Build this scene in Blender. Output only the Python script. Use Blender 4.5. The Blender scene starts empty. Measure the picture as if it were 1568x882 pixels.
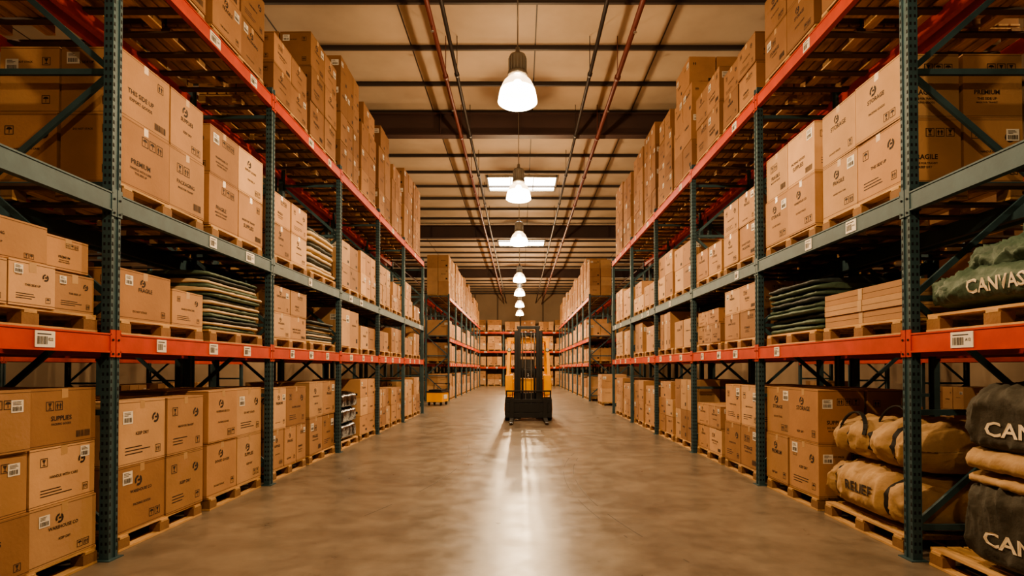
import bpy, math, random
from mathutils import Matrix, Vector, noise
R = random.Random(7)
scene = bpy.context.scene

# ------------------------------------------------------------------ materials
MAT = {}
def srgb(r, g, b):
    def c(v):
        v /= 255.0
        return v/12.92 if v <= 0.04045 else ((v+0.055)/1.055)**2.4
    return (c(r), c(g), c(b), 1)

def mat(name, col, rough=0.6, metal=0.0, nscale=0, namt=0.0, bump=0.0, bscale=40, objrand=0.0, emit=None, estr=0, stretch=None, spec=0.5, bdist=0.01):
    m = bpy.data.materials.new(name); m.use_nodes = True
    nt = m.node_tree; n = nt.nodes; l = nt.links
    b = n['Principled BSDF']
    b.inputs['Base Color'].default_value = col
    b.inputs['Roughness'].default_value = rough
    b.inputs['Metallic'].default_value = metal
    b.inputs['Specular IOR Level'].default_value = spec
    tc = n.new('ShaderNodeTexCoord'); src = tc.outputs['Object']
    if stretch:
        mp = n.new('ShaderNodeMapping'); mp.inputs['Scale'].default_value = stretch
        l.new(src, mp.inputs['Vector']); src = mp.outputs['Vector']
    if nscale or objrand:
        fac = None
        if nscale:
            nz = n.new('ShaderNodeTexNoise'); nz.inputs['Scale'].default_value = nscale
            nz.inputs['Detail'].default_value = 5
            l.new(src, nz.inputs['Vector'])
            mr = n.new('ShaderNodeMapRange')
            mr.inputs['From Min'].default_value = 0.3; mr.inputs['From Max'].default_value = 0.7
            mr.inputs['To Min'].default_value = 1-namt; mr.inputs['To Max'].default_value = 1+namt
            l.new(nz.outputs['Fac'], mr.inputs['Value']); fac = mr.outputs['Result']
        if objrand:
            oi = n.new('ShaderNodeObjectInfo')
            m2 = n.new('ShaderNodeMapRange')
            m2.inputs['To Min'].default_value = 1-objrand; m2.inputs['To Max'].default_value = 1+objrand
            l.new(oi.outputs['Random'], m2.inputs['Value'])
            if fac:
                mu = n.new('ShaderNodeMath'); mu.operation = 'MULTIPLY'
                l.new(fac, mu.inputs[0]); l.new(m2.outputs['Result'], mu.inputs[1]); fac = mu.outputs[0]
            else: fac = m2.outputs['Result']
        hs = n.new('ShaderNodeHueSaturation'); hs.inputs['Color'].default_value = col
        l.new(fac, hs.inputs['Value']); l.new(hs.outputs['Color'], b.inputs['Base Color'])
    if bump:
        nb = n.new('ShaderNodeTexNoise'); nb.inputs['Scale'].default_value = bscale; nb.inputs['Detail'].default_value = 4
        l.new(src, nb.inputs['Vector'])
        bp = n.new('ShaderNodeBump'); bp.inputs['Strength'].default_value = bump; bp.inputs['Distance'].default_value = bdist
        l.new(nb.outputs['Fac'], bp.inputs['Height']); l.new(bp.outputs['Normal'], b.inputs['Normal'])
    if emit:
        b.inputs['Emission Color'].default_value = emit; b.inputs['Emission Strength'].default_value = estr
    MAT[name] = m
    return m

mat('cardboard_a', srgb(174,134,99), 0.75, nscale=3, namt=0.11, objrand=0.17, bump=0.15, spec=0.25)
mat('cardboard_b', srgb(154,115,83), 0.75, nscale=3, namt=0.11, objrand=0.17, bump=0.15, spec=0.25)
mat('cardboard_c', srgb(190,152,116), 0.75, nscale=3, namt=0.11, objrand=0.17, bump=0.15, spec=0.25)
mat('cardboard_shaded', srgb(138,101,72), 0.78, nscale=3, namt=0.1, objrand=0.12, bump=0.15, spec=0.25)  # darker carton copy, top-level shade put into its base colour
mat('cardboard_seam', srgb(90,62,40), 0.9)
mat('packing_tape', srgb(180,146,108), 0.35, nscale=8, namt=0.05)
mat('ink', srgb(44,33,27), 0.8)
mat('label_white', srgb(222,215,202), 0.6)
mat('wood', srgb(192,154,108), 0.8, nscale=5, namt=0.22, objrand=0.15, bump=0.3, stretch=(6,1,6))
mat('wood_dark', srgb(132,98,66), 0.85, nscale=6, namt=0.2, objrand=0.12, bump=0.3)
mat('slat_wood', srgb(78,60,48), 0.85, nscale=6, namt=0.2)
mat('steel_teal', srgb(56,80,86), 0.55, 0.0, nscale=6, namt=0.2, bump=0.05, spec=.35)
mat('steel_red', srgb(182,58,34), 0.5, 0.0, nscale=5, namt=0.16, bump=0.05, spec=.35)
mat('hole', srgb(8,9,9), 0.9)
mat('girder_paint', srgb(62,42,38), 0.6, nscale=2, namt=0.1)
mat('purlin_paint', srgb(56,46,42), 0.6)
mat('pipe_red', srgb(92,42,36), 0.5)
mat('pipe_dark', srgb(50,44,42), 0.5, 0.4)
mat('rubber', srgb(22,22,23), 0.75)
mat('tire_mark_black', srgb(84,75,66), 0.5)
mat('black_paint', srgb(26,27,29), 0.4, 0.2, nscale=6, namt=0.2)
mat('yellow_paint', srgb(244,168,14), 0.38, 0.0, nscale=4, namt=0.06, spec=.35)
mat('chrome', srgb(150,150,148), 0.3, 0.9)
mat('lamp_metal', srgb(150,146,138), 0.35, 0.7)
mat('tarp_green', srgb(70,90,74), 0.6, nscale=6, namt=0.2, bump=0.5, bscale=18, bdist=.02)
mat('tarp_dark', srgb(40,50,50), 0.65, nscale=6, namt=0.2, bump=0.5, bscale=18, bdist=.02)
mat('canvas_tan', srgb(168,136,98), 0.75, nscale=7, namt=0.15, bump=0.5, bscale=16, bdist=.02)
mat('canvas_char', srgb(64,60,50), 0.8, nscale=7, namt=0.15, bump=0.5, bscale=16, bdist=.02)
mat('felt_beige', srgb(200,176,142), 0.85, nscale=9, namt=0.1)
mat('strap', srgb(30,28,25), 0.7)
mat('cream_print', srgb(226,208,178), 0.7)
mat('shrink_black', srgb(24,25,28), 0.22, nscale=9, namt=0.3, bump=0.9, bscale=14)
mat('wall_paint', srgb(152,132,110), 0.85, nscale=0.6, namt=0.12, bump=0.1)
mat('wall_rib', srgb(104,88,72), 0.85)
mat('bulb_glow', srgb(255,240,215), 0.4, emit=(1.0,0.88,0.66,1), estr=60)
mat('skylight_glow', srgb(240,240,235), 0.4, emit=(1.0,0.93,0.80,1), estr=16)
mat('headlight', srgb(200,196,184), 0.3)
def glass(name, strength, col, tr):
    m = bpy.data.materials.new(name); m.use_nodes = True
    nt = m.node_tree; n = nt.nodes; l = nt.links
    n.remove(n['Principled BSDF']); out = n['Material Output']
    em = n.new('ShaderNodeEmission'); em.inputs['Color'].default_value = col; em.inputs['Strength'].default_value = strength
    tp = n.new('ShaderNodeBsdfTransparent'); tp.inputs['Color'].default_value = (1,.92,.82,1)
    mx = n.new('ShaderNodeMixShader'); mx.inputs[0].default_value = tr
    l.new(em.outputs[0], mx.inputs[1]); l.new(tp.outputs[0], mx.inputs[2]); l.new(mx.outputs[0], out.inputs['Surface'])
    MAT[name] = m
glass('lamp_glass_low', 22, (1.0,.80,.50,1), .26)
glass('lamp_glass_top', 4.5, (1.0,.68,.38,1), .25)
glass('lamp_lens', 28, (1.0,.84,.58,1), .62)

# floor : polished concrete
m = bpy.data.materials.new('polished_concrete'); m.use_nodes = True
nt = m.node_tree; n = nt.nodes; l = nt.links; b = n['Principled BSDF']
b.inputs['Specular IOR Level'].default_value = 0.5
tc = n.new('ShaderNodeTexCoord')
def tex(scale, det, rough=.5):
    t = n.new('ShaderNodeTexNoise'); t.inputs['Scale'].default_value = scale; t.inputs['Detail'].default_value = det; t.inputs['Roughness'].default_value = rough
    l.new(tc.outputs['Object'], t.inputs['Vector']); return t
def rng_(sock, a, b_, c, d):
    r = n.new('ShaderNodeMapRange'); r.inputs['From Min'].default_value = a; r.inputs['From Max'].default_value = b_
    r.inputs['To Min'].default_value = c; r.inputs['To Max'].default_value = d; l.new(sock, r.inputs['Value']); return r.outputs['Result']
def mth(op, a, b_):
    q = n.new('ShaderNodeMath'); q.operation = op
    for i, s_ in enumerate((a, b_)):
        if isinstance(s_, (int, float)): q.inputs[i].default_value = s_
        else: l.new(s_, q.inputs[i])
    return q.outputs[0]
n1 = tex(.6, 10, .7); n2 = tex(16, 6); n3 = tex(3.2, 9, .65); n4 = tex(11, 6, .6)
cr = n.new('ShaderNodeValToRGB')
cr.color_ramp.elements[0].position = 0.38; cr.color_ramp.elements[0].color = srgb(92,82,71)
cr.color_ramp.elements[1].position = 0.62; cr.color_ramp.elements[1].color = srgb(136,123,107)
l.new(mth('ADD', mth('MULTIPLY', n1.outputs['Fac'], .6), mth('MULTIPLY', n3.outputs['Fac'], .4)), cr.inputs['Fac'])
specks = rng_(n4.outputs['Fac'], .66, .73, 0, .5)
mx = n.new('ShaderNodeMixRGB'); mx.inputs['Color2'].default_value = srgb(56,48,42)
l.new(specks, mx.inputs['Fac']); l.new(cr.outputs['Color'], mx.inputs['Color1'])
l.new(mx.outputs['Color'], b.inputs['Base Color'])
l.new(rng_(n3.outputs['Fac'], .3, .7, .27, .40), b.inputs['Roughness'])
bp = n.new('ShaderNodeBump'); bp.inputs['Strength'].default_value = 0.06; bp.inputs['Distance'].default_value = 0.01
l.new(n2.outputs['Fac'], bp.inputs['Height']); l.new(bp.outputs['Normal'], b.inputs['Normal'])
MAT['polished_concrete'] = m

m = bpy.data.materials.new('roof_panel'); m.use_nodes = True
nt = m.node_tree; n = nt.nodes; l = nt.links; b = n['Principled BSDF']
b.inputs['Roughness'].default_value = 0.7
tc = n.new('ShaderNodeTexCoord'); nz = n.new('ShaderNodeTexNoise'); nz.inputs['Scale'].default_value = 0.8; nz.inputs['Detail'].default_value = 5
l.new(tc.outputs['Object'], nz.inputs['Vector'])
cr = n.new('ShaderNodeValToRGB'); cr.color_ramp.elements[0].position = 0.3; cr.color_ramp.elements[0].color = srgb(168,148,126)
cr.color_ramp.elements[1].position = 0.7; cr.color_ramp.elements[1].color = srgb(192,171,146)
l.new(nz.outputs['Fac'], cr.inputs['Fac']); l.new(cr.outputs['Color'], b.inputs['Base Color'])
MAT['roof_panel'] = m

# ------------------------------------------------------------------ text cache
TXT = {}
def text_mesh(s):
    if s in TXT: return TXT[s]
    c = bpy.data.curves.new('t', 'FONT'); c.body = s; c.resolution_u = 2; c.size = 1
    c.offset = 0.02
    o = bpy.data.objects.new('t', c); scene.collection.objects.link(o)
    dg = bpy.context.evaluated_depsgraph_get(); dg.update()
    me = o.evaluated_get(dg).to_mesh()
    vs = [tuple(v.co[:2]) for v in me.vertices]; fs = [tuple(p.vertices) for p in me.polygons]
    bpy.data.objects.remove(o, do_unlink=True); bpy.data.curves.remove(c)
    if vs:
        x0 = min(v[0] for v in vs); x1 = max(v[0] for v in vs); y0 = min(v[1] for v in vs); y1 = max(v[1] for v in vs)
        vs = [((v[0]-(x0+x1)/2), (v[1]-(y0+y1)/2)) for v in vs]
        TXT[s] = (vs, fs, x1-x0, y1-y0)
    else: TXT[s] = ([], [], 1, 1)
    return TXT[s]

# ------------------------------------------------------------------ mesh builder
class MB:
    def __init__(s):
        s.v = []; s.f = []; s.m = []; s.sm = []; s.M = None
    def av(s, p):
        p = Vector(p)
        if s.M: p = s.M @ p
        s.v.append(p); return len(s.v)-1
    def poly(s, pts, mt, sm=False):
        s.f.append([s.av(p) for p in pts]); s.m.append(mt); s.sm.append(sm)
    def face(s, idx, mt, sm=False):
        s.f.append(list(idx)); s.m.append(mt); s.sm.append(sm)
    def box(s, x0, x1, y0, y1, z0, z1, mt):
        i = [s.av(p) for p in ((x0,y0,z0),(x1,y0,z0),(x1,y1,z0),(x0,y1,z0),(x0,y0,z1),(x1,y0,z1),(x1,y1,z1),(x0,y1,z1))]
        for q in ((0,3,2,1),(4,5,6,7),(0,1,5,4),(1,2,6,5),(2,3,7,6),(3,0,4,7)):
            s.face([i[k] for k in q], mt)
    def beam(s, p, q, w, h, mt, up=(0,0,1)):
        p = Vector(p); q = Vector(q); d = (q-p).normalized(); up = Vector(up)
        if abs(d.dot(up)) > 0.98: up = Vector((1,0,0))
        a = d.cross(up).normalized()*w/2; c = a.cross(d).normalized()*h/2
        i = [s.av(x) for x in (p-a-c,p+a-c,p+a+c,p-a+c,q-a-c,q+a-c,q+a+c,q-a+c)]
        for k in ((0,1,2,3),(7,6,5,4),(0,4,5,1),(1,5,6,2),(2,6,7,3),(3,7,4,0)):
            s.face([i[j] for j in k], mt)
    def cyl(s, p, q, r, mt, n=14, r2=None, caps=True):
        p = Vector(p); q = Vector(q); d = (q-p).normalized(); r2 = r if r2 is None else r2
        up = Vector((0,0,1)) if abs(d.z) < 0.9 else Vector((1,0,0))
        a = d.cross(up).normalized(); c = d.cross(a).normalized()
        A = []; B = []
        for k in range(n):
            t = 2*math.pi*k/n; e = a*math.cos(t)+c*math.sin(t)
            A.append(s.av(p+e*r)); B.append(s.av(q+e*r2))
        for k in range(n):
            j = (k+1) % n; s.face((A[k],A[j],B[j],B[k]), mt, True)
        if caps: s.face(A[::-1], mt); s.face(B, mt)
    def lathe(s, prof, mt, n=32, c=(0,0)):
        rings = []
        for r, z in prof:
            rings.append([s.av((c[0]+r*math.cos(2*math.pi*k/n), c[1]+r*math.sin(2*math.pi*k/n), z)) for k in range(n)])
        for a, b2 in zip(rings, rings[1:]):
            for k in range(n):
                j = (k+1) % n; s.face((a[k],a[j],b2[j],b2[k]), mt, True)
    def text(s, body, O, U, V, width, height, mt):
        vs, fs, w, h = text_mesh(body)
        if not vs: return
        k = min(width/w, height/h)*.86
        base = [s.av(O+U*(x*k)+V*(y*k)) for x, y in vs]
        for f in fs: s.face([base[i] for i in f], mt)
    def mesh(s, name):
        me = bpy.data.meshes.new(name)
        me.from_pydata([tuple(v) for v in s.v], [], s.f)
        used = []
        for x in s.m:
            if x not in used: used.append(x)
        for x in used: me.materials.append(MAT[x])
        ix = {x: i for i, x in enumerate(used)}
        me.polygons.foreach_set('material_index', [ix[x] for x in s.m])
        me.polygons.foreach_set('use_smooth', s.sm)
        me.update(); return me
    def obj(s, name, loc=(0,0,0), rz=0, bevel=0, parent=None):
        return mkobj(name, s.mesh(name), loc, rz, bevel, parent)

def mkobj(name, me, loc=(0,0,0), rz=0, bevel=0, parent=None):
    o = bpy.data.objects.new(name, me); scene.collection.objects.link(o)
    o.location = loc; o.rotation_euler = (0,0,rz)
    if bevel:
        md = o.modifiers.new('bevel', 'BEVEL'); md.width = bevel; md.segments = 2; md.limit_method = 'ANGLE'; md.angle_limit = math.radians(50)
    if parent: o.parent = parent
    return o

X = Vector((1,0,0)); Y = Vector((0,1,0)); Z = Vector((0,0,1))

# ------------------------------------------------------------------ cartons
WORDS1 = ["PREMIUM", "FRAGILE", "STORAGE", "PACKAGING", "SUPPLIES", "EXPORT GOODS", "WAREHOUSE CO"]
WORDS2 = ["THIS SIDE UP", "HANDLE WITH CARE", "KEEP DRY", "PACKING GOODS", "DO NOT STACK", "MADE FOR TRANSIT"]
def icon(mb, P, cu, cv, sz, kind, frame=True):
    t = sz*0.07
    def rect(u0,u1,v0,v1): mb.poly([P(u0,v0),P(u1,v0),P(u1,v1),P(u0,v1)], 'ink')
    if frame:
        h = sz/2
        rect(cu-h,cu+h,cv-h,cv-h+t); rect(cu-h,cu+h,cv+h-t,cv+h); rect(cu-h,cu-h+t,cv-h+t,cv+h-t); rect(cu+h-t,cu+h,cv-h+t,cv+h-t)
    q = sz*0.34
    if kind == 0:
        for o in (-0.19,0.19):
            c = cu+o*sz
            mb.poly([P(c-q*.5,cv),P(c+q*.5,cv),P(c,cv+q)], 'ink'); rect(c-q*.2,c+q*.2,cv-q,cv)
    elif kind == 1:
        mb.poly([P(cu-q*.7,cv+q),P(cu-q*.25,cv),P(cu+q*.25,cv),P(cu+q*.7,cv+q)], 'ink'); rect(cu-q*.13,cu+q*.13,cv-q*.8,cv); rect(cu-q*.6,cu+q*.6,cv-q,cv-q*.75)
    elif kind == 2:
        mb.poly([P(cu+q*math.cos(a*math.pi/6),cv+q*.2+q*.8*math.sin(a*math.pi/6)) for a in range(7)], 'ink'); rect(cu-q*.09,cu+q*.09,cv-q,cv+q*.2)
    else:
        N = 12
        for a in range(N):
            if a in (2,7): continue
            t0 = 2*math.pi*a/N; t1 = 2*math.pi*(a+1)/N; ro = sz*.48; ri = sz*.27
            mb.poly([P(cu+ri*math.cos(t0),cv+ri*math.sin(t0)),P(cu+ro*math.cos(t0),cv+ro*math.sin(t0)),P(cu+ro*math.cos(t1),cv+ro*math.sin(t1)),P(cu+ri*math.cos(t1),cv+ri*math.sin(t1))], 'ink')
        rect(cu-sz*.1,cu+sz*.22,cv-sz*.06,cv+sz*.12)
def barcode(mb, P, u0, u1, v0, v1, rng):
    u = u0
    while u < u1:
        w_ = rng.uniform(.003,.008)
        mb.poly([P(u,v0),P(min(u+w_,u1),v0),P(min(u+w_,u1),v1),P(u,v1)], 'ink'); u += w_+rng.uniform(.003,.007)
def label(mb, O, U, V, N, cu, cv, w, h, rng, big=False):
    P = lambda u, v: O+U*u+V*v+N*.0022
    mb.poly([P(cu-w/2,cv-h/2),P(cu+w/2,cv-h/2),P(cu+w/2,cv+h/2),P(cu-w/2,cv+h/2)], 'label_white')
    P2 = lambda u, v: O+U*u+V*v+N*.0036
    barcode(mb, P2, cu-w*.38, cu+w*.38, cv-h*.38, cv-h*.02, rng)
    for k in range(3):
        vv = cv+h*(.12+.11*k)
        ww = cu+w*rng.uniform(0,.36)
        mb.poly([P2(cu-w*.38,vv),P2(ww,vv),P2(ww,vv+h*.04),P2(cu-w*.38,vv+h*.04)], 'ink')
def print_face(mb, O, U, V, N, w, h, rng, detail, main=True):
    P = lambda u, v: O+U*u+V*v+N*.0016
    st = rng.randrange(6) if main else rng.choice((2,3,6,6))
    s = min(w, h)
    if detail == 0:
        if rng.random() < .8:
            mb.text(rng.choice(WORDS1), P(0, h*rng.uniform(-.1,.25)), U, V, w*.5, h*.11, 'ink')
        if rng.random() < .7: icon(mb, P, w*rng.choice((-.3,.3)), h*.25, s*.18, rng.randrange(4), False)
        if rng.random() < .6:
            mb.poly([P(w*.22,-h*.38),P(w*.38,-h*.38),P(w*.38,-h*.26),P(w*.22,-h*.26)], 'ink')
        if rng.random() < .4: label(mb, O, U, V, N, w*rng.choice((-.28,.28)), h*.25, s*.28, s*.22, rng)
        return
    if st == 0:
        icon(mb, P, -w*.08, h*.24, s*.18, 3, False)
        mb.text(rng.choice(WORDS1), P(-w*.02, h*.09), U, V, w*.52, h*.085, 'ink')
        mb.text(rng.choice(WORDS2), P(0, -h*.12), U, V, w*.42, h*.05, 'ink')
        for k in range(2): icon(mb, P, w*.34-k*s*.15, -h*.34, s*.13, rng.randrange(3))
    elif st == 1:
        mb.text(rng.choice(WORDS2), P(-w*.1, -h*.06), U, V, w*.6, h*.11, 'ink')
        mb.text(rng.choice(WORDS1), P(-w*.1, -h*.18), U, V, w*.52, h*.1, 'ink')
        icon(mb, P, w*.3, h*.3, s*.14, 0)
        barcode(mb, P, w*.18, w*.42, -h*.42, -h*.31, rng)
    elif st == 2:
        for k in range(3): icon(mb, P, -w*.02+k*s*.17, h*.28, s*.145, rng.randrange(3))
        mb.text(rng.choice(WORDS1), P(-w*.1, -h*.1), U, V, w*.5, h*.09, 'ink')
        mb.text(rng.choice(WORDS2), P(-w*.1, -h*.2), U, V, w*.48, h*.045, 'ink')
        mb.text(rng.choice(WORDS2), P(-w*.1, -h*.26), U, V, w*.42, h*.04, 'ink')
    elif st == 3:
        icon(mb, P, -w*.3, h*.25, s*.15, rng.randrange(3)); icon(mb, P, w*.28, h*.2, s*.18, 3, False)
        mb.text(rng.choice(WORDS2), P(0,-h*.02), U, V, w*.5, h*.06, 'ink')
        for k in range(3):
            ww = w*rng.uniform(-.1,.2)
            mb.poly([P(-w*.35,-h*(.22+.05*k)),P(ww,-h*(.22+.05*k)),P(ww,-h*(.235+.05*k)),P(-w*.35,-h*(.235+.05*k))], 'ink')
        icon(mb, P, w*.34, -h*.32, s*.13, rng.randrange(3))
    elif st == 4:
        icon(mb, P, -w*.05, h*.27, s*.17, 3, False)
        mb.text(rng.choice(WORDS1), P(0, h*.13), U, V, w*.56, h*.1, 'ink')
        mb.text(rng.choice(WORDS2), P(-w*.1, -h*.33), U, V, w*.4, h*.05, 'ink')
        icon(mb, P, w*.35, -h*.33, s*.13, rng.randrange(3))
    elif st == 5:
        mb.text(rng.choice(WORDS1), P(-w*.05, -h*.02), U, V, w*.58, h*.1, 'ink')
        icon(mb, P, -w*.22, h*.2, s*.16, 1); icon(mb, P, -w*.22+s*.19, h*.2, s*.16, 0)
        mb.text(rng.choice(WORDS2), P(-w*.05, -h*.12), U, V, w*.5, h*.045, 'ink')
        barcode(mb, P, w*.18, w*.4, -h*.4, -h*.28, rng)
    else:
        icon(mb, P, w*.28, h*.28, s*.14, rng.randrange(3)); icon(mb, P, w*.28, -h*.3, s*.14, rng.randrange(3))
        mb.text(rng.choice(WORDS2), P(-w*.12, h*.27), U, V, w*.4, h*.05, 'ink')
    if rng.random() < .34:
        label(mb, O, U, V, N, w*rng.choice((-.3,.33)), h*rng.uniform(.22,.34), s*.22, s*.2, rng)

def carton(mb, cx, cy, z, dx, dy, dz, rng, detail=1, rot=0.0, cm=None, both=True):
    old = mb.M
    T = Matrix.Translation((cx,cy,z)) @ Matrix.Rotation(rot,4,'Z')
    mb.M = (old @ T) if old else T
    cm = cm or rng.choice(('cardboard_a','cardboard_a','cardboard_b','cardboard_c'))
    hx, hy = dx/2, dy/2
    mb.box(-hx,hx,-hy,hy,0,dz,cm)
    e = .0009
    mb.poly([(-hx,-.03,dz+e),(hx,-.03,dz+e),(hx,.03,dz+e),(-hx,.03,dz+e)], 'packing_tape')
    if detail:
        mb.poly([(hx+e,-.028,dz),(hx+e,-.028,dz-.07),(hx+e,.028,dz-.065),(hx+e,.028,dz)], 'packing_tape')
        for zz in (.012, dz-.016):
            mb.poly([(hx+e*.6,-hy,zz),(hx+e*.6,hy,zz),(hx+e*.6,hy,zz+.004),(hx+e*.6,-hy,zz+.004)], 'cardboard_seam')
            for sg in (-1,1):
                mb.poly([(-hx,sg*(hy+e*.6),zz),(hx,sg*(hy+e*.6),zz),(hx,sg*(hy+e*.6),zz+.004),(-hx,sg*(hy+e*.6),zz+.004)], 'cardboard_seam')
    print_face(mb, Vector((hx,0,dz/2)), Y, Z, X, dy, dz, rng, detail, True)
    if both:
        print_face(mb, Vector((0,-hy,dz/2)), X, Z, -Y, dx, dz, rng, detail, False)
        print_face(mb, Vector((0,hy,dz/2)), -X, Z, Y, dx, dz, rng, detail, False)
    mb.M = old

def pallet_geo(mb, L=1.2, D=1.0, z=0.0):
    hx, hy = D/2, L/2
    for x in (-hx+.05, 0, hx-.05):
        mb.box(x-.05,x+.05,-hy,hy,z,z+.018,'wood')
        for y in (-hy+.07, 0, hy-.07):
            mb.box(x-.048,x+.048,y-.068,y+.068,z+.018,z+.096,'wood_dark')
    for y in (-hy+.07, 0, hy-.07):
        mb.box(-hx,hx,y-.05,y+.05,z+.096,z+.116,'wood')
    nb = 8; bw = D/nb
    for k in range(nb):
        mb.box(-hx+k*bw+.012,-hx+(k+1)*bw-.012,-hy,hy,z+.116,z+.136,'wood')
mb = MB(); pallet_geo(mb); PALLET = mb.mesh('wooden_pallet')
PH = .137

# ------------------------------------------------------------------ layout helpers
FL, FR = 3.2, 3.05
def world(side, y, d, lx=0, ly=0):
    F = FL if side < 0 else FR
    sg = 1 if side < 0 else -1
    return (side*(F+d)+sg*lx, y+sg*ly), (0 if side < 0 else math.pi)
LV = [0, 1.77, 2.88, 5.01]
DC = .56
def pallet(side, y, z):
    (x, yy), rz = world(side, y, DC)
    mkobj('wooden_pallet', PALLET, (x, yy, z+.0015), rz+R.uniform(-.012,.012))

def boxes(side, y, z, rows, D=1.0, near=True, deep=2, seed=None):
    rng = random.Random(R.random() if seed is None else seed)
    mb = MB(); zz = z+PH+.002
    # weaker light on the topmost loads is painted in with darker carton colours
    cms = ('cardboard_shaded','cardboard_b','cardboard_shaded','cardboard_b') if z > 4 else None
    for row in rows:
        h, ws = row[0], row[1]; off = row[2] if len(row) > 2 else 0
        tot = sum(ws); p = -tot/2 + (row[3] if len(row) > 3 else 0)
        for wi, w_ in enumerate(ws):
            hh = h[wi] if isinstance(h, list) else h
            c = p+w_/2; p += w_
            yl = c if side < 0 else -c
            dd = D/deep
            for k in range(deep):
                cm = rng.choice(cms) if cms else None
                lx = D/2-dd/2-k*dd-off
                j = rng.uniform(-.026,.018); rt = rng.uniform(-.018,.018)
                if near and k == 0:
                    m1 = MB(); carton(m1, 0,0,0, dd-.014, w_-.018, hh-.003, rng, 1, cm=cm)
                    (x, yy), rz = world(side, y, DC, lx+j*.5, yl)
                    m1.obj('cardboard_box', (x,yy,zz), rz+rt, bevel=.006)
                else:
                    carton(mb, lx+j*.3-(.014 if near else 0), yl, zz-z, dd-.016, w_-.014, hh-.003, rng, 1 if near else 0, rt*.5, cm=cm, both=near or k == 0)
        zz += (max(h) if isinstance(h, list) else h)+.001
    if mb.v:
        (x, yy), rz = world(side, y, DC)
        mb.obj('cardboard_box_stack', (x,yy,z), rz)

def bag_geo(mb, c, L, W, H, mt, n=2.8, p=4, amp=.02, seed=0, nu=40, nt=40, straps=(), text=None, fq=3.0, sag=0, smt='strap'):
    c = Vector(c); sv = Vector((seed*7.3, seed*3.1, 0))
    def S(t, ct, st, off=0):
        a = max(0, 1-abs(t)**p)**(1/p)
        x = W/2*a*math.copysign(abs(ct)**(2/n), ct); z = H/2*a*math.copysign(abs(st)**(2/n), st)
        z -= sag*(abs(t)**2)*(1 if st > 0 else 0)*a
        pnt = Vector((x, t*L/2, z))
        nr = Vector((ct, 0, st)).normalized()
        r1 = 1-abs(noise.noise(Vector((pnt.x*fq*1.1, pnt.y*fq*2.2, pnt.z*fq*1.4))+sv))*2
        r2 = 1-abs(noise.noise(Vector((pnt.x*fq*2.5, pnt.y*fq*4.2+pnt.z*4, pnt.z*fq*2.4))-sv))*2
        wk = max(0,r1)**3*.55 + max(0,r2)**3*.3
        if text and ct > 0:
            du = (pnt.y-text[4])/(text[2]*.62); dv = (pnt.z-text[5])/(text[3]*.95)
            wk *= 1-.85*math.exp(-(du**4+dv**4))
        d = (noise.noise(pnt*fq*.6+sv)*.8 + wk)*amp
        if st < -.5: d *= .15
        for s0 in straps: d -= amp*1.0*math.exp(-((t-s0)/.07)**2)
        return c+pnt+nr*(d*min(1, a*2)+off*min(1, a*3))
    rows = []
    for i in range(nu+1):
        t = math.sin(math.pi/2*(-1+2*i/nu))*.9999
        rows.append([mb.av(S(t, math.cos(2*math.pi*k/nt), math.sin(2*math.pi*k/nt))) for k in range(nt)])
    for a, b2 in zip(rows, rows[1:]):
        for k in range(nt):
            j = (k+1) % nt; mb.face((a[k],b2[k],b2[j],a[j]), mt, True)
    mb.face(rows[0], mt); mb.face(rows[-1][::-1], mt)
    for s0 in straps:
        hw = .022/(L/2)
        ra = []; rb = []
        for k in range(nt):
            th = 2*math.pi*k/nt
            ra.append(mb.av(S(s0-hw, math.cos(th), math.sin(th), .009))); rb.append(mb.av(S(s0+hw, math.cos(th), math.sin(th), .009)))
        for k in range(nt):
            j = (k+1) % nt; mb.face((ra[k],rb[k],rb[j],ra[j]), smt, True)
    if text:
        body, tm, tw, thh, u0, v0 = text
        vs, fs, w_, h_ = text_mesh(body); kx = tw/w_; ky = thh/h_
        base = []
        for x, y in vs:
            u = u0+x*kx; v = v0+y*ky; t = u/(L/2)
            q = max(-.98, min(.98, v/(H/2)))
            st = math.copysign(abs(q)**(n/2), q); ct = math.sqrt(max(0, 1-st*st))
            base.append(mb.av(S(t, ct, st, .009)))
        for f in fs: mb.face([base[i] for i in f], tm)
    return S

def flat_stack(side, y, z, L, D, H, layers, mats, name, jit=.03, n=5, seed=1, amp=.012):
    rng = random.Random(seed); mb = MB(); zz = PH+.004; h = H/layers
    for k in range(layers):
        bag_geo(mb, (rng.uniform(-jit,jit), rng.uniform(-jit,jit)*.6, zz+h/2), L*rng.uniform(.93,1), D*rng.uniform(.90,1), h*1.04, mats[k % len(mats)],
                n=n, p=12, amp=amp, seed=seed+k, nu=26, nt=28, fq=4)
        zz += h
    (x, yy), rz = world(side, y, DC); return mb.obj(name, (x,yy,z), rz)

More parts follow.
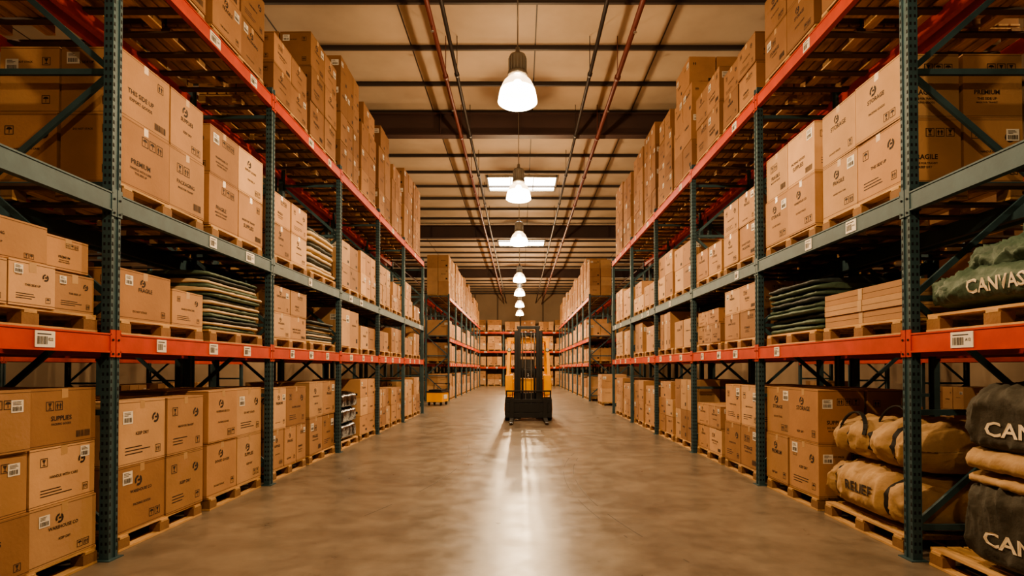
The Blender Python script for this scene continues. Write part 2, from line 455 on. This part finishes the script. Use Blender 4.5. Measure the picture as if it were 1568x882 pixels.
# ------------------------------------------------------------------ pallet rack
def rack_geo(ys, levels, top, depth=1.1, near=None, bars=True, labels=True, seed=3):
    rng = random.Random(seed); mb = MB(); pw = .10; pd = .075
    near = near or (lambda y: False)
    for y in ys:
        for x0 in (-pd, -depth):
            x1 = x0+pd
            mb.box(x0,x1,y-pw/2,y-pw/2+.026,.008,top,'steel_teal')
            mb.box(x0,x1,y+pw/2-.026,y+pw/2,.008,top,'steel_teal')
            mb.box(x0+.010,x1-.010,y-pw/2+.026,y+pw/2-.026,.008,top,'steel_teal')
            mb.box(x0-.03,x1+.03,y-pw/2-.03,y+pw/2+.03,0,.008,'steel_teal')
            if near(y) and x0 == -pd:
                z = .06
                while z < top-.05:
                    for dy in (-.037,.037):
                        mb.poly([(x1+.0006,y+dy-.009,z),(x1+.0006,y+dy+.009,z),(x1+.0006,y+dy+.006,z+.03),(x1+.0006,y+dy-.006,z+.03)], 'hole')
                    for sg in (-1,1):
                        yy = y+sg*(pw/2+.0006)
                        for xx in (x0+.02, x0+.055):
                            mb.poly([(xx-.008,yy,z),(xx+.008,yy,z),(xx+.008,yy,z+.024),(xx-.008,yy,z+.024)], 'hole')
                    z += .06
        z = .25; k = 0; xa, xb = -pd*.5, -depth+pd*.5
        while z+.9 < top:
            mb.beam((xa,y,z),(xb,y,z),.03,.045,'steel_teal')
            if k % 2 == 0: mb.beam((xa,y,z),(xb,y,z+.9),.025,.045,'steel_teal')
            else: mb.beam((xb,y,z),(xa,y,z+.9),.025,.045,'steel_teal')
            z += .9; k += 1
        mb.beam((xa,y,z),(xb,y,z),.03,.045,'steel_teal')
    bh = .15
    for a, b2 in zip(ys, ys[1:]):
        lo, hi = min(a,b2)+pw/2, max(a,b2)-pw/2
        for zt, mt in levels:
            for x0 in (-.046, -depth-.002):
                mb.box(x0,x0+.048,lo,hi,zt-bh+.012,zt-.012,mt)
                mb.box(x0-.002,x0+.054,lo,hi,zt-.012,zt,mt); mb.box(x0-.002,x0+.054,lo,hi,zt-bh,zt-bh+.012,mt)
            for yy in (lo-.045, hi-.008):
                mb.box(.0008,.008,yy,yy+.053,zt-bh-.035,zt+.03,mt)
                for zz in (zt-bh-.01, zt-.05):
                    mb.cyl((.008,yy+.025,zz),(.014,yy+.025,zz),.009,'hole',8)
            if bars:
                nn = 7
                for k in range(nn):
                    yc = lo+(hi-lo)*(k+.5)/nn
                    mb.box(-depth+.05,-.05,yc-.045,yc+.045,zt-.03,zt-.008,'slat_wood')
            if labels:
                for fr in (.22,.5,.78):
                    if rng.random() < (.1 if zt < 2 else .55): continue
                    yc = lo+(hi-lo)*fr+rng.uniform(-.1,.1); w_ = rng.choice((.13,.16,.2)); zc = zt-bh*.5
                    mb.box(.002,.0075,yc-w_/2,yc+w_/2,zc-.055,zc+.055,'label_white')
                    P = lambda u, v: Vector((.0088,yc+u,zc+v))
                    barcode(mb, P, -w_*.4, w_*.1, -.036, .018, rng)
                    mb.text(rng.choice(("A12","B04","C31","D07","E22")), P(w_*.28,0), Y, Z, w_*.28, .04, 'ink')
                    mb.poly([P(-w_*.4,.03),P(w_*.3,.03),P(w_*.3,.037),P(-w_*.4,.037)],'ink')
    return mb

LEV = [(1.77,'steel_red'),(2.88,'steel_teal'),(5.01,'steel_red')]
ys = [-1.2,1.65,4.47,7.30,10.08,12.85,15.65,18.75]
rack_geo(ys, LEV, 5.12, near=lambda y: 0 < y < 13).obj('pallet_rack', (-FL,0,0), 0)
rack_geo([-y for y in ys], LEV, 5.12, near=lambda y: -13 < y < 0, seed=9).obj('pallet_rack', (FR,0,0), math.pi)
row2 = rack_geo(ys, LEV, 5.12, labels=False).mesh('pallet_rack_back_row')
mkobj('pallet_rack', row2, (-FL-2.32,17.5,0), math.pi)
mkobj('pallet_rack', row2, (FR+2.32,0,0), 0)
mkobj('pallet_rack', row2, (-9.2,0,0), 0)
mkobj('pallet_rack', row2, (9.2,17.5,0), math.pi)
LEVF = [(1.72,'steel_red'),(2.85,'steel_red'),(4.72,'steel_red')]
ysf = [25.6+2.8*k for k in range(8)]
farme = rack_geo([y-35.4 for y in ysf], LEVF, 4.85).mesh('pallet_rack_far_block')
mkobj('pallet_rack', farme, (-3.2,35.4,0), 0)
mkobj('pallet_rack', farme, (3.1,35.4,0), math.pi)
mkobj('pallet_rack', farme, (-5.55,35.4,0), math.pi)
mkobj('pallet_rack', farme, (5.45,35.4,0), 0)
rack_geo([-4.2,-1.4,1.4,4.2], [(1.6,'steel_red'),(2.9,'steel_red'),(4.5,'steel_red')], 4.7).obj('pallet_rack', (0,46.9,0), -math.pi/2)

# ------------------------------------------------------------------ near loads
def slotc(p, k): return p+.045+.04+.64+ k*1.34 + .02
def S2(w=.6): return [w, w]
# LEFT  bay A
yA = [slotc(1.65,0), slotc(1.65,1)]
pallet(-1, yA[1]+.05, 0); boxes(-1, yA[1]+.05, 0, [(.405,[.60,.60]),(.405,[.59,.60]),(.405,[.595,.60])])
pallet(-1, yA[1]+.03, LV[1]); boxes(-1, yA[1]+.03, LV[1], [([.29,.30,.28],[.42,.375,.38]),([.27,.24],[.78,.39],.05)])
for k in (0,1,3): pallet(-1, yA[0], LV[k]); boxes(-1, yA[0], LV[k], [(.45,S2()),(.45,S2())])
pallet(-1, yA[1], LV[3]); boxes(-1, yA[1], LV[3], [(.5,S2()),(.5,S2())])
# LEFT bay B
yB = [slotc(4.47,0), slotc(4.47,1)]
for z in LV:
    for y in yB: pallet(-1, y, z)
boxes(-1, yB[0], 0, [(.545,[.64,.60]),(.54,[.63,.60])])
boxes(-1, yB[1], 0, [(.56,[.62,.62]),(.56,[.61,.62])])
boxes(-1, yB[0], LV[1], [([.42,.34],[.70,.53])])
flat_stack(-1, yB[1], LV[1], 1.24, 1.0, .62, 14, ['tarp_green','felt_beige','tarp_dark','tarp_green','felt_beige'], 'folded_tarpaulin_stack', seed=4, n=4, jit=.03, amp=.016)
boxes(-1, yB[0], LV[2], [(.57,[.66,.58]),(.55,[.65,.57])])
boxes(-1, yB[1], LV[2], [(.55,[.62,.62]),(.52,[.60,.62])])
boxes(-1, yB[0], LV[3], [(.6,[.62,.6]),(.6,[.62,.6])])
boxes(-1, yB[1], LV[3], [(.5,[.62,.6]),(.5,[.62,.6])])
# LEFT bay C
yC = [slotc(7.3,0), slotc(7.3,1)]
for z in LV:
    for y in yC: pallet(-1, y, z)
boxes(-1, yC[0], 0, [(.53,[.4,.42,.38]),(.56,[.44,.72])])
boxes(-1, yC[1], 0, [(.58,[.6,.62]),(.56,[.6,.62])])
boxes(-1, yC[0], LV[1], [(.34,[.6,.6]),(.36,[.6,.6])])
flat_stack(-1, yC[1], LV[1], 1.2, .98, .34, 8, ['felt_beige','tarp_dark'], 'folded_tarpaulin_stack', seed=14)
boxes(-1, yC[0], LV[2], [(.42,[.62,.6]),(.42,[.6,.6])])
flat_stack(-1, yC[1], LV[2], 1.2, .98, .72, 9, ['felt_beige','felt_beige','tarp_dark'], 'folded_tarpaulin_stack', jit=.04, n=3.4, seed=24, amp=.02)
boxes(-1, yC[0], LV[3], [(.42,[.6,.6]),(.40,[.6,.6])])
boxes(-1, yC[1], LV[3], [(.54,[.6,.6]),(.54,[.6,.6]),(.54,[.6,.6])])
# RIGHT bay B
for z in LV:
    for y in yB: pallet(1, y, z)
boxes(1, yB[1], 0, [(.56,[.64,.6]),(.57,[.64,.6])])
mb = MB()
bag_geo(mb, (.02,0,PH+.235), 1.36, 1.0, .46, 'canvas_tan', n=2.9, p=5, amp=.055, seed=3, nu=90, nt=90, straps=(-.62,.55), text=("RELIEF",'ink',.40,.085,.02,.03), sag=.03)
x_, rz_ = world(1, yB[0], DC)
mb.obj('canvas_duffel_bag', (x_[0],x_[1],0.004), rz_)
mb = MB()
bag_geo(mb, (.0,0,.215), 1.34, .96, .43, 'canvas_tan', n=2.7, p=4.4, amp=.06, seed=8, nu=80, nt=80, straps=(-.5,.0,.52), sag=.05)
for yo, xo in ((-.25,.46),(.1,.30)):
    prev = None
    for k in range(13):
        a = math.pi*k/12; q = Vector((xo-.06*math.sin(a), yo-.2+.4*(1-math.cos(a))/2, .27+.2*math.sin(a)+(.46-xo)*.5))
        if prev is not None: mb.beam(prev, q, .035, .012, 'strap')
        prev = q
mb.obj('canvas_duffel_bag', (x_[0]+.02,x_[1]-.03,PH+.475), rz_)
mb = MB(); rng = random.Random(3)
zz = PH+.004
for k in range(3):
    dx = rng.uniform(-.02,.02)
    mb.box(-.47+dx,.48+dx,-.60+dx,.60,zz,zz+.105,'cardboard_a' if k != 1 else 'cardboard_c')
    mb.box(-.47+dx,.482+dx,-.602+dx,.602,zz+.05,zz+.053,'cardboard_seam')
    mb.poly([(.4835+dx,-.03,zz+.105),(.4835+dx,-.03,zz+.0),(.4835+dx,.03,zz),(.4835+dx,.03,zz+.105)],'packing_tape')
    zz += .108
p_, r_ = world(1, yB[0], DC); mb.obj('flat_carton_bundle', (p_[0],p_[1],LV[1]), r_, bevel=.004)
flat_stack(1, yB[1], LV[1], 1.26, 1.02, .54, 9, ['tarp_green','tarp_green','tarp_dark'], 'folded_tarpaulin_stack', jit=.04, n=3.2, seed=31, amp=.026)
boxes(1, yB[0], LV[2], [(.53,[.62,.6]),(.53,[.62,.6])])
boxes(1, yB[1], LV[2], [(.56,[.62,.6]),(.54,[.62,.6])])
boxes(1, yB[0], LV[3], [(.6,[.62,.6]),(.6,[.62,.6])])
boxes(1, yB[1], LV[3], [(.5,[.62,.6]),(.5,[.62,.6])])
# RIGHT bay C
for z in LV:
    for y in yC: pallet(1, y, z)
boxes(1, yC[0], 0, [(.56,[.6,.6]),(.56,[.6,.6])])
boxes(1, yC[1], 0, [(.40,[.6,.6]),(.36,[.58,.6])])
boxes(1, yC[0], LV[1], [(.38,[.6,.6]),(.36,[.6,.6])])
boxes(1, yC[1], LV[1], [(.30,[.4,.4,.38]),(.24,[.55,.5])])
boxes(1, yC[0], LV[2], [(.46,[.6,.6]),(.44,[.6,.6])])
boxes(1, yC[1], LV[2], [(.48,[.6,.6])])
boxes(1, yC[0], LV[3], [(.42,[.6,.6]),(.40,[.6,.6])])
boxes(1, yC[1], LV[3], [(.54,[.6,.6]),(.54,[.6,.6])])
# RIGHT bay A
for z in (0, LV[1], LV[3]): pallet(1, yA[1], z)
mb = MB()
q, r = world(1, 3.44, DC)
bag_geo(mb, (0,0,.31), 1.14, 1.04, .60, 'canvas_char', n=4.6, p=11, amp=.06, seed=5, nu=90, nt=90, text=("CANVAS",'cream_print',.66,.10,-.02,-.08), sag=.02)
bag_geo(mb, (0,0,.60), 1.12, 1.02, .10, 'canvas_tan', n=3.0, p=9, amp=.03, seed=25, nu=60, nt=50)
mb.obj('canvas_equipment_bag', (q[0],q[1],PH+.008), r)
mb = MB()
bag_geo(mb, (0,0,.07), 1.16, 1.05, .17, 'canvas_tan', n=3.2, p=9, amp=.03, seed=16, nu=60, nt=50)
bag_geo(mb, (0,0,.35), 1.14, 1.0, .48, 'canvas_char', n=4.4, p=10, amp=.06, seed=6, nu=90, nt=90, text=("CANVAS",'cream_print',.66,.10,-.02,-.06), sag=.05)
mb.obj('canvas_equipment_bag', (q[0],q[1],PH+.67), r)
mb = MB()
bag_geo(mb, (.02,0,.14), 1.24, 1.02, .27, 'tarp_green', n=2.9, p=6, amp=.06, seed=9, nu=90, nt=80, text=("CANVAS",'cream_print',.42,.09,.08,.0), fq=4)
bag_geo(mb, (-.03,.10,.34), 1.06, .92, .26, 'tarp_green', n=2.6, p=3.2, amp=.08, seed=10, nu=90, nt=80, straps=(.3,), fq=4)
bag_geo(mb, (-.08,.26,.48), .66, .8, .22, 'tarp_green', n=2.4, p=2.6, amp=.08, seed=12, nu=60, nt=60, fq=4)
q, r = world(1, yA[1], DC); mb.obj('canvas_tarpaulin_bag', (q[0],q[1],LV[1]+PH+.006), r)
boxes(1, yA[1], LV[3], [(.5,S2()),(.5,S2())])

# ------------------------------------------------------------------ mid bays D-F
def rand_rows(rng, H):
    cols = rng.choice((2,2,3)); rows = max(1, round(H/rng.uniform(.38,.6)))
    out = []
    for k in range(rows):
        L = rng.uniform(1.12,1.22)
        if k == rows-1 and rng.random() < .3: L *= .75
        out.append((H/rows, [L/cols]*cols, 0))
    return out
rng = random.Random(21)
topsL = [(2.05,1.9),(2.02,1.6),(2.0,2.05)]
topsR = [(2.1,1.75),(2.05,2.0),(1.9,2.05)]
for bi, p in enumerate((10.08,12.85,15.65)):
    for side in (-1,1):
        for k in (0,1):
            y = slotc(p,k)+(.1 if bi == 2 else 0)
            for li in range(4):
                pallet(side, y, LV[li])
                if li == 0 and side < 0 and bi == 0 and k == 0:
                    mb = MB()
                    for t_ in range(3):
                        bag_geo(mb, (0,0,.16+.29*t_), 1.15, .98, .30, 'shrink_black', n=5, p=7, amp=.03, seed=40+t_, nu=30, nt=34)
                    q, r = world(side, y, DC); mb.obj('wrapped_black_bundle', (q[0],q[1],PH+.003), r); continue
                H = [rng.uniform(.75,1.15), rng.uniform(.45,.8), rng.uniform(.4,.95), (topsL if side < 0 else topsR)[bi][k]][li]
                boxes(side, y, LV[li], rand_rows(rng, H), near=False, seed=rng.random())

# ------------------------------------------------------------------ library stacks
LIB = []
for i in range(10):
    rg = random.Random(100+i); mb = MB(); pallet_geo(mb)
    H = [.55,.7,.85,.95,1.1,.6,.8,1.8,1.9,1.6][i]; zz = PH+.002
    rows = rand_rows(rg, H)
    for h, ws, _ in rows:
        p = -sum(ws)/2
        for w_ in ws:
            for k in range(2): carton(mb, .25-.5*k+rg.uniform(-.01,.01), p+w_/2, zz, .485, w_-.012, h-.003, rg, 0, rg.uniform(-.015,.015), both=k == 0)
            p += w_
        zz += h+.001
    LIB.append(mb.mesh('palletized_box_stack'))
def lib(i, x, y, z, rz): mkobj('palletized_box_stack', LIB[i], (x,y,z+.0015), rz)
rng = random.Random(5)
for p in ysf[:-1]:
    for k in (0,1):
        y = slotc(p,k)
        for li, zb in enumerate([0,1.72,2.85,4.72]):
            for x, rz in ((-3.2-DC,0),(3.1+DC,math.pi)):
                lib(rng.choice((0,1,2,5,6)) if li in (1,2) else rng.choice((2,3,4)) if li == 0 else rng.choice((7,8,9,4)), x, y, zb, rz)
            if li != 3 and rng.random() < .5: lib(rng.choice((1,2,3)), -5.55+DC, y, zb, math.pi); lib(rng.choice((1,2,3)), 5.45-DC, y, zb, 0)
for p in ys[:-1]:
    for k in (0,1):
        y = slotc(p,k)
        for li, zb in enumerate(LV):
            for x, rz, pr in ((-FL-2.32+DC,math.pi,.5),(FR+2.32-DC,0,.5),(-9.2-DC,0,.7),(9.2+DC,math.pi,.7)):
                if rng.random() < pr:
                    if li in (1,2) and 1 < p < 4 and abs(x) < 6: continue
                    yy = y if rz == 0 else 17.5-y
                    lib(rng.choice((1,2,5,6)) if li else rng.choice((2,3)), x, yy, zb, rz)
for c in (-2.8,0,2.8):
    for k in (-.66,.66):
        for zb, ch in ((0,(2,3,4)),(1.6,(1,2,6)),(2.9,(3,4,2)),(4.5,(1,2,6))):
            lib(rng.choice(ch), c+k, 46.9+DC, zb, -math.pi/2)
lib(4, 3.75, 23.2, 0, math.pi)

# yellow wheeled bin beside the cross aisle
mb = MB()
mb.box(-.32,.32,-.4,.4,.14,.52,'yellow_paint'); mb.box(-.35,.35,-.43,.43,.52,.57,'black_paint'); mb.box(-.26,.26,-.34,.34,.57,.63,'black_paint')
for sx in (-.25,.25):
    for sy in (-.32,.32):
        mb.cyl((sx-.03,sy,.07),(sx+.03,sy,.07),.07,'rubber',14); mb.box(sx-.02,sx+.02,sy-.02,sy+.02,.07,.14,'chrome')
mb.beam((-.33,.43,.5),(-.33,.5,.86),.03,.03,'black_paint'); mb.beam((.33,.43,.5),(.33,.5,.86),.03,.03,'black_paint'); mb.beam((-.34,.5,.86),(.34,.5,.86),.03,.03,'black_paint')
mb.box(.3205,.33,-.2,.2,.25,.42,'label_white')
mb.obj('wheeled_storage_bin', (-3.35,23.0,0), -.2, bevel=.01)

# ------------------------------------------------------------------ forklift
fk = bpy.data.objects.new('forklift', None); scene.collection.objects.link(fk); fk.location = (.23,16.0,0)
def part(mb, name, bevel=.008): mb.obj(name, (0,0,0), 0, bevel, fk)
mb = MB()  # mast
for sx in (-1,1):
    for (a, w_, z1, y0) in ((.35,.10,2.55,.02),(.26,.085,2.68,.0)):
        x = sx*a
        mb.box(x-w_/2,x+w_/2,y0,y0+.03,.06,z1,'black_paint'); mb.box(x-w_/2,x+w_/2,y0+.11,y0+.14,.06,z1,'black_paint')
        mb.box(x+sx*(w_/2-.025)-.0125,x+sx*(w_/2-.025)+.0125,y0+.03,y0+.11,.06,z1,'black_paint')
    mb.cyl((sx*.17,.09,.3),(sx*.17,.09,1.5),.03,'black_paint',14); mb.cyl((sx*.17,.09,1.5),(sx*.17,.09,2.5),.018,'chrome',12)
    mb.box(sx*.08-.01,sx*.08+.01,.05,.06,.5,2.5,'chrome')
    mb.cyl((sx*.08-.02,.06,2.5),(sx*.08+.02,.06,2.5),.05,'chrome',14)
mb.box(-.33,.33,.02,.13,2.60,2.69,'black_paint'); mb.box(-.40,.40,.145,.19,2.42,2.52,'black_paint'); mb.box(-.40,.40,.145,.19,1.35,1.45,'black_paint'); mb.box(-.40,.40,.145,.2,.15,.35,'black_paint')
part(mb, 'mast')
mb = MB()  # carriage
mb.box(-.66,.66,-.05,-.005,.10,.24,'black_paint'); mb.box(-.66,.66,-.05,-.005,.52,.62,'black_paint')
for x in (-.62,-.3,.3,.62): mb.box(x-.025,x+.025,-.045,-.01,.24,.52,'black_paint')
mb.box(-.62,.62,-.04,-.012,.25,.5,'black_paint')
for x in (-.62,.62): mb.box(x-.02,x+.02,-.045,-.01,.62,.85,'black_paint')
mb.box(-.64,.64,-.045,-.01,.83,.87,'black_paint')
for k in range(7): mb.box(-.45+k*.15-.01,-.45+k*.15+.01,-.035,-.015,.62,.83,'black_paint')
part(mb, 'carriage', .004)
mb = MB()  # forks
for x in (-.47,.47):
    mb.box(x-.06,x+.06,-.10,-.055,.05,.66,'black_paint')
    i = [mb.av(p_) for p_ in ((x-.06,-.10,.05),(x+.06,-.10,.05),(x+.06,-.10,.10),(x-.06,-.10,.10),(x-.045,-1.15,.055),(x+.045,-1.15,.055),(x+.045,-1.15,.068),(x-.045,-1.15,.068))]
    for q in ((0,3,2,1),(4,5,6,7),(0,1,5,4),(1,2,6,5),(2,3,7,6),(3,0,4,7)): mb.face([i[k] for k in q], 'chrome')
part(mb, 'forks', .004)
mb = MB()  # chassis
mb.box(-.64,.64,.62,2.35,.22,.66,'yellow_paint'); mb.box(-.66,-.44,.20,.62,.72,1.30,'yellow_paint'); mb.box(.44,.66,.20,.62,.72,1.30,'yellow_paint')
mb.box(-.42,.42,.24,.62,.2,.8,'black_paint')
mb.box(-.58,.58,1.35,2.3,.66,1.06,'yellow_paint')
prof = [(-.66,2.0),(-.66,2.55),(-.5,2.75),(.5,2.75),(.66,2.55),(.66,2.0)]
lo = [mb.av((x,y,.3)) for x, y in prof]; hi = [mb.av((x*.96,y-.04,1.14)) for x, y in prof]
for k in range(6): j = (k+1) % 6; mb.face((lo[k],lo[j],hi[j],hi[k]), 'yellow_paint')
mb.face(lo, 'yellow_paint'); mb.face(hi[::-1], 'yellow_paint')
mb.box(-.43,.43,.32,.42,.82,1.2,'yellow_paint')
part(mb, 'chassis', .02)
mb = MB()  # wheels
for sx in (-1,1):
    for y, r in ((.34,.33),(2.15,.27)):
        mb.cyl((sx*.44,y,r),(sx*.665,y,r),r,'rubber',28); mb.cyl((sx*.665,y,r),(sx*.68,y,r),r*.55,'yellow_paint',20); mb.cyl((sx*.68,y,r),(sx*.69,y,r),r*.2,'chrome',12)
part(mb, 'wheels', .015)
mb = MB()  # overhead guard
for sx in (-1,1):
    mb.beam((sx*.585,.30,1.25),(sx*.55,.50,2.28),.15,.10,'yellow_paint'); mb.beam((sx*.58,2.2,1.1),(sx*.56,1.95,2.28),.08,.08,'yellow_paint')
    mb.beam((sx*.55,.50,2.32),(sx*.55,2.0,2.32),.09,.09,'yellow_paint')
mb.box(-.62,.62,.44,.55,2.26,2.38,'yellow_paint'); mb.box(-.60,.60,1.93,2.0,2.28,2.36,'yellow_paint')
for k in range(6): mb.beam((-.45+k*.18,.5,2.33),(-.45+k*.18,1.95,2.33),.025,.035,'yellow_paint')
for sx in (-1,1):
    mb.cyl((sx*.55,.33,2.02),(sx*.55,.37,2.02),.05,'headlight',18); mb.cyl((sx*.55,.35,2.02),(sx*.55,.42,2.02),.06,'black_paint',18)
mb.cyl((0,1.9,2.36),(0,1.9,2.48),.05,'yellow_paint',16)
part(mb, 'overhead_guard', .01)
mb = MB()
mb.box(-.25,.25,1.2,1.68,1.06,1.2,'rubber'); mb.beam((0,1.66,1.16),(0,1.82,1.76),.46,.12,'rubber',(0,1,0))
mb.cyl((0,.45,1.1),(0,.72,1.34),.025,'black_paint',10)
ctr = Vector((0,.73,1.35)); ax = Vector((0,.27,.24)).normalized(); e1 = X; e2 = ax.cross(e1)
for k in range(20):
    a0 = 2*math.pi*k/20; a1 = 2*math.pi*(k+1)/20
    mb.cyl(ctr+(e1*math.cos(a0)+e2*math.sin(a0))*.18, ctr+(e1*math.cos(a1)+e2*math.sin(a1))*.18, .016,'rubber',8)
for a in (0,2.1,4.2): mb.cyl(ctr, ctr+(e1*math.cos(a)+e2*math.sin(a))*.18,.012,'rubber',6)
part(mb, 'seat_and_steering', .01)

# faint rubber tyre marks sweeping along the aisle
mb = MB()
for (cx, cy, rad, a0, a1) in ((9.6,7.5,9.0,2.86,3.42),(9.6,7.5,8.86,2.92,3.5),(-11.5,9.5,10.6,-.36,.2)):
    nseg = 140
    for k in range(nseg):
        nz_ = noise.noise(Vector((k*.09, cx, rad)))
        if nz_ < -.12: continue
        t0 = a0+(a1-a0)*k/nseg; t1 = a0+(a1-a0)*(k+1)/nseg; w_ = .005
        mb.poly([(cx+(rad-w_)*math.cos(t0),cy+(rad-w_)*math.sin(t0),.0012),(cx+(rad+w_)*math.cos(t0),cy+(rad+w_)*math.sin(t0),.0012),
                 (cx+(rad+w_)*math.cos(t1),cy+(rad+w_)*math.sin(t1),.0012),(cx+(rad-w_)*math.cos(t1),cy+(rad-w_)*math.sin(t1),.0012)], 'tire_mark_black')
mb.obj('tire_marks')

# ------------------------------------------------------------------ building shell
WX = 12.5; Y0 = -5; Y1 = 50; H = 8.0
mb = MB(); mb.box(-WX,WX,Y0,Y1,-.1,0,'polished_concrete'); mb.obj('floor')
mb = MB(); mb.box(-WX,WX,Y0,Y1,H,H+.1,'roof_panel'); mb.obj('ceiling')
def wallx(x0, x1, name):
    mb = MB(); mb.box(x0,x1,Y0,Y1,0,H,'wall_paint'); mb.obj(name)
wallx(-WX-.1,-WX,'wall_left'); wallx(WX,WX+.1,'wall_right')
mb = MB(); mb.box(-WX,WX,Y1,Y1+.1,0,H,'wall_paint')
for k in range(13): mb.box(-12+2*k-.06,-12+2*k+.06,Y1-.05,Y1,0,H,'wall_rib')
mb.obj('wall_back')
mb = MB(); mb.box(-WX,WX,Y0-.1,Y0,0,H,'wall_paint'); mb.obj('wall_front')
mb = MB()
for k in range(-13, 26):
    y = 14.24+1.45*k
    if not (Y0 < y < Y1): continue
    mb.box(-WX,WX,y-.03,y+.03,H-.012,H,'purlin_paint'); mb.box(-WX,WX,y-.012,y+.012,H-.075,H-.012,'purlin_paint'); mb.box(-WX,WX,y-.03,y+.03,H-.085,H-.075,'purlin_paint')
for x in (-10,-7.5,-5,-2.5,0,2.5,5,7.5,10):
    mb.box(x+.3-.012,x+.3+.012,Y0,Y1,H-.006,H,'purlin_paint')
mb.obj('roof_purlins')
for y in (3.0,14.24,25.45,36.6):
    mb = MB(); z1 = H-.09
    mb.box(-WX,WX,y-.12,y+.12,z1-.03,z1,'girder_paint'); mb.box(-WX,WX,y-.015,y+.015,z1-.54,z1-.03,'girder_paint'); mb.box(-WX,WX,y-.12,y+.12,z1-.57,z1-.54,'girder_paint')
    for xx in range(-12,13,2): mb.box(xx-.01,xx+.01,y-.11,y+.11,z1-.54,z1-.03,'girder_paint')
    mb.obj('roof_girder')
def pipe(x, z, r, mt, name, drops=True):
    mb = MB(); mb.cyl((x,Y0,z),(x,Y1,z),r,mt,12)
    y = -3.5
    while y < Y1-1:
        mb.cyl((x,y,z),(x,y,H),.008,mt,6); mb.cyl((x,y-.04,z),(x,y+.04,z),r*1.35,mt,12)
        if drops: mb.cyl((x,y+1.2,z-.12),(x,y+1.2,z),.012,mt,6); mb.cyl((x,y+1.2,z-.13),(x,y+1.2,z-.12),.03,'chrome',10)
        y += 2.9
    mb.obj(name)
pipe(-1.46,7.2,.04,'pipe_red','sprinkler_pipe'); pipe(-1.24,7.24,.035,'pipe_dark','electrical_conduit',False)
pipe(1.36,7.24,.035,'pipe_dark','electrical_conduit',False); pipe(1.9,7.18,.045,'pipe_red','sprinkler_pipe')
pipe(-6.8,7.2,.04,'pipe_red','sprinkler_pipe'); pipe(6.8,7.2,.04,'pipe_red','sprinkler_pipe')
for i, (y0, y1) in enumerate(((19.0,20.5),(28.4,29.8),(38,39.3))):
    mb = MB(); a = -1.13; c = 1.24
    mb.box(a,c,y0,y1,H-.02,H-.001,'skylight_glow')
    for xx in (a,c): mb.box(xx-.03,xx+.03,y0-.03,y1+.03,H-.08,H-.001,'lamp_metal')
    for yy in (y0,y1): mb.box(a,c,yy-.03,yy+.03,H-.08,H-.001,'lamp_metal')
    for q in range(1,3): mb.box(a+(c-a)*q/3-.015,a+(c-a)*q/3+.015,y0,y1,H-.04,H-.021,'lamp_metal')
    mb.obj('window_%d' % (i+1))

# ------------------------------------------------------------------ high bay lamps
ZL = 5.42
def lampmesh():
    mb = MB()
    mb.cyl((0,0,.78),(0,0,H-ZL),.009,'lamp_metal',8)
    mb.lathe([(.001,.82),(.03,.81),(.035,.74),(.075,.71),(.115,.69),(.128,.65),(.128,.44),(.145,.43),(.145,.38),(.10,.37),(.001,.37)],'lamp_metal')
    for k in range(16):
        a = 2*math.pi*k/16; mb.beam((.128*math.cos(a),.128*math.sin(a),.45),(.128*math.cos(a),.128*math.sin(a),.65),.014,.014,'lamp_metal')
    mb.lathe([(.11,.37),(.155,.345),(.20,.30),(.232,.24),(.255,.18)],'lamp_glass_top',40)
    mb.lathe([(.255,.18),(.270,.12),(.282,.05),(.290,.0)],'lamp_glass_low',40)
    mb.lathe([(.290,.0),(.265,-.02),(.2,-.035),(.1,-.045),(.001,-.05)],'lamp_lens',40)
    mb.lathe([(.001,.33),(.05,.32),(.075,.28),(.08,.22),(.06,.16),(.001,.14)],'bulb_glow',20)
    return mb.mesh('pendant_high_bay_lamp')
LM = lampmesh()
def lamp(x, y, power, col=(1.0,.77,.50)):
    o = mkobj('pendant_high_bay_lamp', LM, (x,y,ZL))
    ld = bpy.data.lights.new('lamp_light','POINT'); ld.energy = power; ld.color = col; ld.shadow_soft_size = .06
    lo_ = bpy.data.objects.new('lamp_bulb_light', ld); scene.collection.objects.link(lo_); lo_.parent = o; lo_.location = (0,0,.06)
for y, pw_ in ((-1.2,560),(3.5,950),(8.3,1100),(13.1,1150),(17.9,1200),(25.6,1600),(30.5,1700),(36.2,1900),(42,2300)): lamp(-.04, y, pw_)
for x in (-7.4,7.4):
    for y in (5,15,28,40): lamp(x, y, 700)

# ------------------------------------------------------------------ world / camera
w = bpy.data.worlds.new('World'); scene.world = w; w.use_nodes = True
w.node_tree.nodes['Background'].inputs[0].default_value = (.5,.45,.4,1); w.node_tree.nodes['Background'].inputs[1].default_value = .05
cam = bpy.data.cameras.new('camera'); co = bpy.data.objects.new('camera', cam); scene.collection.objects.link(co)
co.location = (0,0,1.5); co.rotation_euler = (math.radians(90.8),0,0)
cam.sensor_width = 36; cam.lens = 36*885/1600; cam.shift_x = -13/1600; cam.shift_y = (125-12.4)/1600; cam.clip_end = 200; cam.clip_start = .05
scene.camera = co
scene.view_settings.view_transform = 'AgX'
try: scene.view_settings.look = 'AgX - Medium High Contrast'
except Exception: pass
